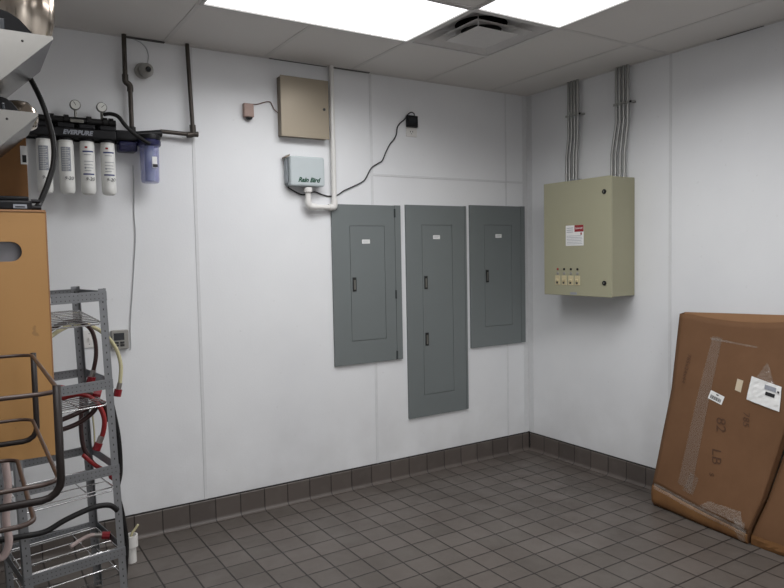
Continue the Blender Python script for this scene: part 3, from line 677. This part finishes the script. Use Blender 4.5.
part('body', lathe(NB(), [(.001, 0), (.036, 0), (.044, .006), (.049, .02), (.049, .035), (.043, .054), (.028, .070), (.001, .076)], (-3.7115, -1.955, 1.9612), seg=36), 'tank', t, smooth=True)
def motor(x0, x1, y0, y1, z0, z1, label):
    t = thing('pump_motor', ((x0+x1)/2, (y0+y1)/2, z0), label, 'motor', 'black pump motors on the trays')
    w = x1-x0; h = z1-z0
    pts = [(x0, z0), (x1, z0), (x1-w*.04, z0+h*.22), (x1-w*.20, z0+h*.70), (x1-w*.34, z0+h*.93), (x1-w*.45, z1), (x0, z1)]
    part('shell', prism(NB(), pts, 1, y0, y1), 'motorb', t, bevel=.004)
    part('end_plate', B(x0+w*.52, x0+w*.60, y0-.003, y0, z0+h*.05, z0+h*.6), 'screen', t, bevel=.002)
motor(-3.84, -3.680, -2.165, -2.085, 2.1465, 2.205, 'black rounded pump motor in front of the large polished tank')
motor(-3.80, -3.72, -2.165, -2.100, 1.9615, 1.999, 'black pump motor on the lower slanted tray')
# carton with hand hole
CX0, CX1, CY0, CY1, CZ0, CZ1 = -4.06, -3.672, -2.12, -1.80, SZ+.001, 1.731
t = thing('storage_carton', ((CX0+CX1)/2, (CY0+CY1)/2, SZ), 'tall smooth tan carton with a hand hole, at the left edge of the photo', 'carton')
hx0, hx1, hz0, hz1 = -3.83, -3.728, 1.607, 1.656; r = (hz1-hz0)/2
hole = []
for k in range(9): a = -PI/2+PI*k/8; hole.append((hx1-r+r*math.cos(a), hz0+r+r*math.sin(a)))
for k in range(9): a = PI/2+PI*k/8; hole.append((hx0+r+r*math.cos(a), hz0+r+r*math.sin(a)))
bm = NB()
def plate_with_hole(bm, y):
    cxh, czh = (hx0+hx1)/2, (hz0+hz1)/2; out = []
    for (x, z) in hole:
        dx, dz = x-cxh, z-czh
        s = 1e9
        if dx > 1e-9: s = min(s, (CX1-cxh)/dx)
        if dx < -1e-9: s = min(s, (CX0-cxh)/dx)
        if dz > 1e-9: s = min(s, (CZ1-czh)/dz)
        if dz < -1e-9: s = min(s, (CZ0-czh)/dz)
        out.append((cxh+dx*s, czh+dz*s))
    hv = [bm.verts.new((x, y, z)) for x, z in hole]; ov = [bm.verts.new((x, y, z)) for x, z in out]
    n = len(hole)
    cor = {('R','T'): (CX1, CZ1), ('L','T'): (CX0, CZ1), ('L','B'): (CX0, CZ0), ('R','B'): (CX1, CZ0)}
    def sides(p):
        s = set()
        if abs(p[0]-CX1) < 1e-6: s.add('R')
        if abs(p[0]-CX0) < 1e-6: s.add('L')
        if abs(p[1]-CZ1) < 1e-6: s.add('T')
        if abs(p[1]-CZ0) < 1e-6: s.add('B')
        return s
    for i in range(n):
        j = (i+1) % n; a, b = sides(out[i]), sides(out[j])
        f = [hv[i], ov[i]]
        if not (a & b):
            if ('L' in a and 'R' in b): f += [bm.verts.new((CX0, y, CZ0)), bm.verts.new((CX1, y, CZ0))]
            for (p, q), c in cor.items():
                if (p in a and q in b) or (q in a and p in b): f.append(bm.verts.new((c[0], y, c[1])))
        f += [ov[j], hv[j]]
        try: bm.faces.new(f)
        except Exception: pass
plate_with_hole(bm, CY0+.002)
o = part('front_panel', bm, 'board', t); m = o.modifiers.new('s', 'SOLIDIFY'); m.thickness = .004; m.offset = 0
bm = NB(); box(bm, CX0, CX0+.004, CY0+.004, CY1, CZ0, CZ1); box(bm, CX1-.004, CX1, CY0+.004, CY1, CZ0, CZ1)
box(bm, CX0+.004, CX1-.004, CY1-.004, CY1, CZ0, CZ1); box(bm, CX0+.004, CX1-.004, CY0+.004, CY1-.004, CZ0, CZ0+.004)
part('side_panels', bm, 'board', t)
part('top_flap', B(CX0, CX1, CY0, CY1, CZ1, CZ1+.004), 'cardl', t)
bm = NB(); rod(bm, (CX0, CY0-.0005, CZ1), (CX1, CY0-.0005, CZ1), .002, 6); rod(bm, (CX1, CY0, CZ0), (CX1, CY0, CZ1), .0018, 6); part('pale_edge', bm, 'cardl', t)  # thin paler strips along the top and right edges
bm = prism(NB(), rounded(CX0+.03, CX1-.02, CZ0+.01, CZ1-.03, .04), 1, CY0+.03, CY1-.03); part('foil_bag', bm, 'bag', t, bevel=.02)
# syrup pump on the carton
t = thing('syrup_pump', (-3.75, -2.05, CZ1), 'black syrup pump with a small label lying on the tan carton', 'pump')
z = CZ1+.004
part('body', B(-3.86, -3.700, -2.11, -2.04, z, z+.024), 'black', t, bevel=.005)
part('head', B(-3.86, -3.705, -2.09, -2.045, z+.024, z+.036), 'black', t, bevel=.004)
part('port', rod(NB(), (-3.70, -2.085, z+.008), (-3.678, -2.085, z+.008), .006, 10), 'black', t)
part('port', rod(NB(), (-3.70, -2.085, z+.024), (-3.680, -2.085, z+.024), .005, 10), 'black', t)
part('label_plate', B(-3.742, -3.712, -2.1115, -2.11, z+.004, z+.014), 'gprint', t)
part('label_print', B(-3.738, -3.716, -2.112, -2.1115, z+.006, z+.009), 'print', t)
# back small carton
t = thing('cardboard_box', (-3.74, -1.86, CZ1), 'brown cardboard box standing on the tan carton behind the syrup pump', 'box')
part('body', B(-3.80, -3.6905, -1.90, -1.81, z+.0005, z+.245), 'cardb', t, bevel=.002)
part('label', B(-3.706, -3.688, -1.902, -1.9005, 1.875, 1.925), 'paper', t)
part('label_print', B(-3.702, -3.692, -1.903, -1.902, 1.88, 1.90), 'print', t)
single('drain_hose', tube(NB(), [(-3.678, -1.82, 2.155), (-3.660, -1.84, 2.11), (-3.643, -1.88, 2.05), (-3.630, -1.90, 1.99), (-3.624, -1.92, 1.935), (-3.630, -1.95, 1.875), (-3.650, -1.98, 1.815), (-3.672, -2.01, 1.765), (-3.682, -2.03, 1.750)], .0075, 10), 'rubber', 'black hose hanging from the upper tray down to the syrup pump', 'hose', smooth=True)
# brown wire crate
t = thing('wire_crate', (-3.95, -2.5, SZ), 'brown coated wire crate with rounded rings in front of the tan carton', 'crate')
YF, YN = -2.23, -2.79
def ring(z, xr, yf, yn, r=.004, cr=.035, tilt=0):
    P = []
    xl = -4.20
    for cx, cy, a0 in ((xr-cr, yf-cr, 0), (xl+cr, yf-cr, 90), (xl+cr, yn+cr, 180), (xr-cr, yn+cr, 270)):
        for k in range(6):
            a = math.radians(a0+90*k/5); P.append((cx+cr*math.cos(a), cy+cr*math.sin(a), z))
    return tube(NB(), P, r, 8, False, True)
part('ring', ring(1.386, -3.727, YF, YN), 'brownm', t, smooth=True)
part('ring', ring(1.234, -3.733, YF, YN), 'brownm', t, smooth=True)
part('ring', ring(1.165, -3.772, YF-.09, YN+.02, .0045, .03), 'brownm', t, smooth=True)
def ubar(y, xr, zt, zb, r, c=.03):
    P = [(xr, y, zt), (xr, y, zb+c)] + [(xr-c+c*math.cos(a), y, zb+c-c*math.sin(a)) for a in (PI/8, PI/4, 3*PI/8)] + [(xr-c, y, zb), (-4.20, y, zb)]
    return tube(NB(), P, r, 8, False)
part('end_frame', ubar(YF+.012, -3.722, 1.388, 1.178, .0065), 'darkbar', t, smooth=True)
part('end_frame', ubar(YN-.012, -3.733, 1.400, 1.212, .0065), 'darkbar', t, smooth=True)
bm = NB()
for x in (-3.90, -4.15):
    for y in (YF-.02, YN+.02): rod(bm, (x, y, SZ+.0005), (x, y, 1.386), .0045, 8)
rod(bm, (-3.90, YF-.02, SZ+.005), (-3.90, YN+.02, SZ+.005), .0045, 8); rod(bm, (-4.15, YF-.02, SZ+.005), (-4.15, YN+.02, SZ+.005), .0045, 8)
part('feet', bm, 'stand', t)

# ------------------------------------------------------------------ leaning cardboard cartons
def lerp(a, b, t): return a+(b-a)*t
def prof(z, P):
    for (z0, x0), (z1, x1) in zip(P, P[1:]):
        if z <= z1: return lerp(x0, x1, (z-z0)/(z1-z0))
    return P[-1][1]
PL = [(0, -.236), (.03, -.258), (.09, -.262), (.40, -.205), (.80, -.14), (1.21, -.058)]
PR = [(0, -.325), (.03, -.338), (.09, -.345), (.40, -.285), (.80, -.215), (1.24, -.13)]
YL = [(0, -1.362), (.10, -1.360), (.42, -1.388), (.75, -1.425), (1.21, -1.418)]
YR = [(0, -2.016), (.06, -2.024), (.26, -2.085), (.80, -2.195), (1.24, -2.27)]
def FR(u, z, off=0):      # u 0 at the far (left) edge, 1 at the near edge
    y = lerp(prof(z, YL), prof(z, YR), u); x = lerp(prof(z, PL), prof(z, PR), u)
    x += -.010*math.sin(PI*u)*math.sin(PI*min(z/1.2, 1)) + .003*math.sin(9*u+4*z)
    return Vector((x-off, y, z))
def yz2u(y, z): return (y-prof(z, YL))/(prof(z, YR)-prof(z, YL))
t = thing('shipping_carton', (-.2, -1.7, 0), 'large flat cardboard carton leaning on the right wall, with shipping labels and tape', 'carton', 'flat cardboard cartons leaning on the right wall')
def topz(u): return lerp(1.205, 1.235, u) - .034*math.sin(PI*min(1, max(0, (u-.10)/.90)))**.8 * (1 if u > .1 else 0)
def grid(bm, f, nu, nv):
    V = [[bm.verts.new(f(i/nu, j/nv)) for j in range(nv+1)] for i in range(nu+1)]
    for i in range(nu):
        for j in range(nv): bm.faces.new((V[i][j], V[i+1][j], V[i+1][j+1], V[i][j+1]))
    return bm
zc = lambda u: lerp(.135, .062, u)   # crease above the bottom flap
o = part('front_panel', grid(NB(), lambda u, v: FR(u, lerp(zc(u), topz(u), v)), 24, 30), 'card', t, smooth=True); o.modifiers.new('s', 'SOLIDIFY').thickness = .004
bm = grid(NB(), lambda u, v: FR(u, lerp(.001+.004*abs(math.sin(23*u)), zc(u), v), 0), 30, 5)
o = part('bottom_flap', bm, 'cardb', t, smooth=True); o.modifiers.new('s', 'SOLIDIFY').thickness = .004
def BK(u, z):
    p = FR(u, z); return Vector((min(-.008 if z > .15 else -.036, p.x+lerp(.07, .05, min(z, 1))), p.y, z))
o = part('back_panel', grid(NB(), lambda u, v: BK(u, lerp(.002, lerp(1.212, 1.245, u), v)), 16, 20), 'cardl', t, smooth=True)
o = part('side_panel', grid(NB(), lambda u, v: FR(1, lerp(.002, 1.232, v)).lerp(BK(1, lerp(.002, 1.245, v)), u), 3, 24), 'card', t, smooth=True)
o = part('side_panel', grid(NB(), lambda u, v: FR(0, lerp(.002, 1.203, v)).lerp(BK(0, lerp(.002, 1.21, v)), u), 3, 24), 'card', t, smooth=True)
def patch(name, mat, pts, off=.0022, nu=8, nv=10, wob=0, parent=None):
    # pts: 4 corners (y, z): bottom-left, bottom-right, top-right, top-left
    def f(u, v):
        a = (lerp(pts[0][0], pts[1][0], u), lerp(pts[0][1], pts[1][1], u)); b = (lerp(pts[3][0], pts[2][0], u), lerp(pts[3][1], pts[2][1], u))
        y, z = lerp(a[0], b[0], v), lerp(a[1], b[1], v)
        return FR(yz2u(y, z), z, off + (wob*random.random() if wob else 0))
    return part(name, grid(NB(), f, nu, nv), mat, parent or t, smooth=not wob)
def proj_text(s, size, y, z, ang, mat, name='handwriting', off=.003, bold=-.0003):
    bm = text_bm(s, size, Matrix.Rotation(ang, 4, 'Z'), .1, 0, bold)
    for v in bm.verts:
        yy = y - v.co.x; zz = z + v.co.y
        p = FR(yz2u(yy, zz), zz, off); v.co = p
    return part(name, bm, mat, t)
patch('clear_tape', 'tape', [(-1.555, .20), (-1.655, .18), (-1.735, 1.085), (-1.67, 1.09)], nv=30, wob=.0008)
patch('clear_tape', 'tape', [(-1.60, .175), (-1.67, .165), (-1.70, .27), (-1.64, .29)], off=.004, wob=.006, nu=8, nv=8)
patch('clear_tape', 'film', [(-1.38, .115), (-2.02, .045), (-2.02, .085), (-1.38, .15)], nu=40, nv=3, wob=.004)
patch('clear_tape', 'film', [(-1.72, .12), (-2.0, .10), (-1.98, .17), (-1.78, .165)], nu=16, nv=6, off=.004, wob=.007)
patch('clear_tape', 'film', [(-1.97, .01), (-2.015, .01), (-2.01, .12), (-1.94, .13)], nu=5, nv=8, off=.003, wob=.006)
patch('clear_tape', 'film', [(-1.66, 1.068), (-1.96, 1.052), (-1.96, 1.060), (-1.66, 1.080)], nu=20, nv=2, wob=.003)
lb = [(-1.694, .732), (-1.786, .708), (-1.800, .757), (-1.708, .781)]
patch('barcode_label', 'paper', lb, .0028)
bm = NB()
for k in range(16):
    u0 = .12+k*.048; w_ = .022 if k % 3 else .034
    pa = [lerp(lb[0][i], lb[1][i], u0) for i in (0, 1)]; pb = [lerp(lb[0][i], lb[1][i], u0+w_) for i in (0, 1)]
    vs = []
    for (yy, zz), v in ((pa, .15), (pb, .15), (pb, .55), (pa, .55)):
        zz = zz + .049*v; yy = yy-.014*v; vs.append(bm.verts.new(FR(yz2u(yy, zz), zz, .0036)))
    bm.faces.new(vs)
part('barcode', bm, 'print', t)
patch('print_line', 'print', [(-1.745, .758), (-1.761, .754), (-1.763, .760), (-1.747, .764)], .0036, 2, 2)
patch('small_label', 'oldpaper', [(-1.858, .806), (-1.896, .798), (-1.903, .864), (-1.865, .870)], .0028)['label'] = 'small pale paper label'
patch('shipping_label', 'paper', [(-1.936, .768), (-2.130, .736), (-2.126, .866), (-1.952, .898)], .0045, 10, 8, wob=.004)['label'] = 'crumpled white shipping label'
patch('label_print', 'print', [(-2.042, .812), (-2.095, .803), (-2.098, .822), (-2.045, .830)], .0095, 3, 2)
patch('label_print', 'gprint', [(-2.035, .842), (-2.100, .833), (-2.100, .856), (-2.035, .866)], .0095, 3, 2)
patch('label_print', 'print', [(-2.108, .832), (-2.118, .830), (-2.118, .840), (-2.108, .842)], .0098, 2, 2)
patch('plastic_pouch', 'film', [(-1.980, .895), (-2.090, .875), (-2.040, .975), (-2.030, .980)], .004, 10, 10, wob=.012)
proj_text('82', .085, -1.795, .60, -1.45, 'marker'); proj_text('LB', .085, -1.79, .42, -1.45, 'marker'); proj_text('s', .06, -1.78, .315, -1.45, 'marker'); proj_text('785', .055, -1.945, .66, -1.5, 'marker')
proj_text('785x24x44', .040, -1.52, .88, -1.68, 'marker')
# second carton
t2 = thing('shipping_carton', (-.2, -2.5, 0), 'second cardboard carton leaning at the right edge, beside the labelled carton', 'carton', 'flat cardboard cartons leaning on the right wall')
P2 = [(0, -.30), (.03, -.315), (.09, -.318), (.5, -.22), (1.1, -.10)]
def F2(u, z): return Vector((prof(z, P2)-.02*u-.006*math.sin(PI*u), lerp(prof(z, YR)-.014, -2.80-.10*z, u), z))
part('front_panel', grid(NB(), lambda u, v: F2(u, lerp(.06, 1.1, v)), 12, 20), 'card', t2, smooth=True)
part('bottom_flap', grid(NB(), lambda u, v: F2(u, lerp(.001, .06, v)) + Vector((-.004-.010*random.random()*(1-v), 0, .004*random.random() if 0 < v else .003*random.random())), 30, 3), 'cardb', t2)
def B2(u, z): p = F2(u, z); return Vector((min(-.036, p.x+.09), p.y, z))
part('back_panel', grid(NB(), lambda u, v: B2(u, lerp(.002, 1.1, v)), 6, 10), 'card', t2, smooth=True)
part('side_panel', grid(NB(), lambda u, v: F2(0, lerp(.002, 1.1, v)).lerp(B2(0, lerp(.002, 1.1, v)), u), 3, 16), 'card', t2)
part('side_panel', grid(NB(), lambda u, v: F2(1, lerp(.002, 1.1, v)).lerp(B2(1, lerp(.002, 1.1, v)), u), 3, 16), 'card', t2)
part('top_panel', grid(NB(), lambda u, v: F2(u, 1.1).lerp(B2(u, 1.1), v), 8, 2), 'card', t2)

# ------------------------------------------------------------------ camera and world
cam = bpy.data.cameras.new('camera'); co = bpy.data.objects.new('camera', cam); COL.objects.link(co)
F = Vector((0.5337421, 0.8437557, -0.05653047)); R_ = Vector((0.84436526, -0.53542041, -0.01929467)); U = R_.cross(F)
m = Matrix((R_, U, -F)).transposed().to_4x4(); m.translation = (-3.85537891, -4.03758162, 1.60340337)
co.matrix_world = m
cam.sensor_width = 36; cam.lens = 677.34/784*36; cam.clip_start = .05
bpy.context.scene.camera = co
w = bpy.data.worlds.new('world'); bpy.context.scene.world = w; w.use_nodes = True
w.node_tree.nodes['Background'].inputs[0].default_value = (.5, .5, .52, 1); w.node_tree.nodes['Background'].inputs[1].default_value = .1
vs = bpy.context.scene.view_settings
vs.view_transform = 'Standard'; vs.look = 'None'; vs.exposure = -0.42
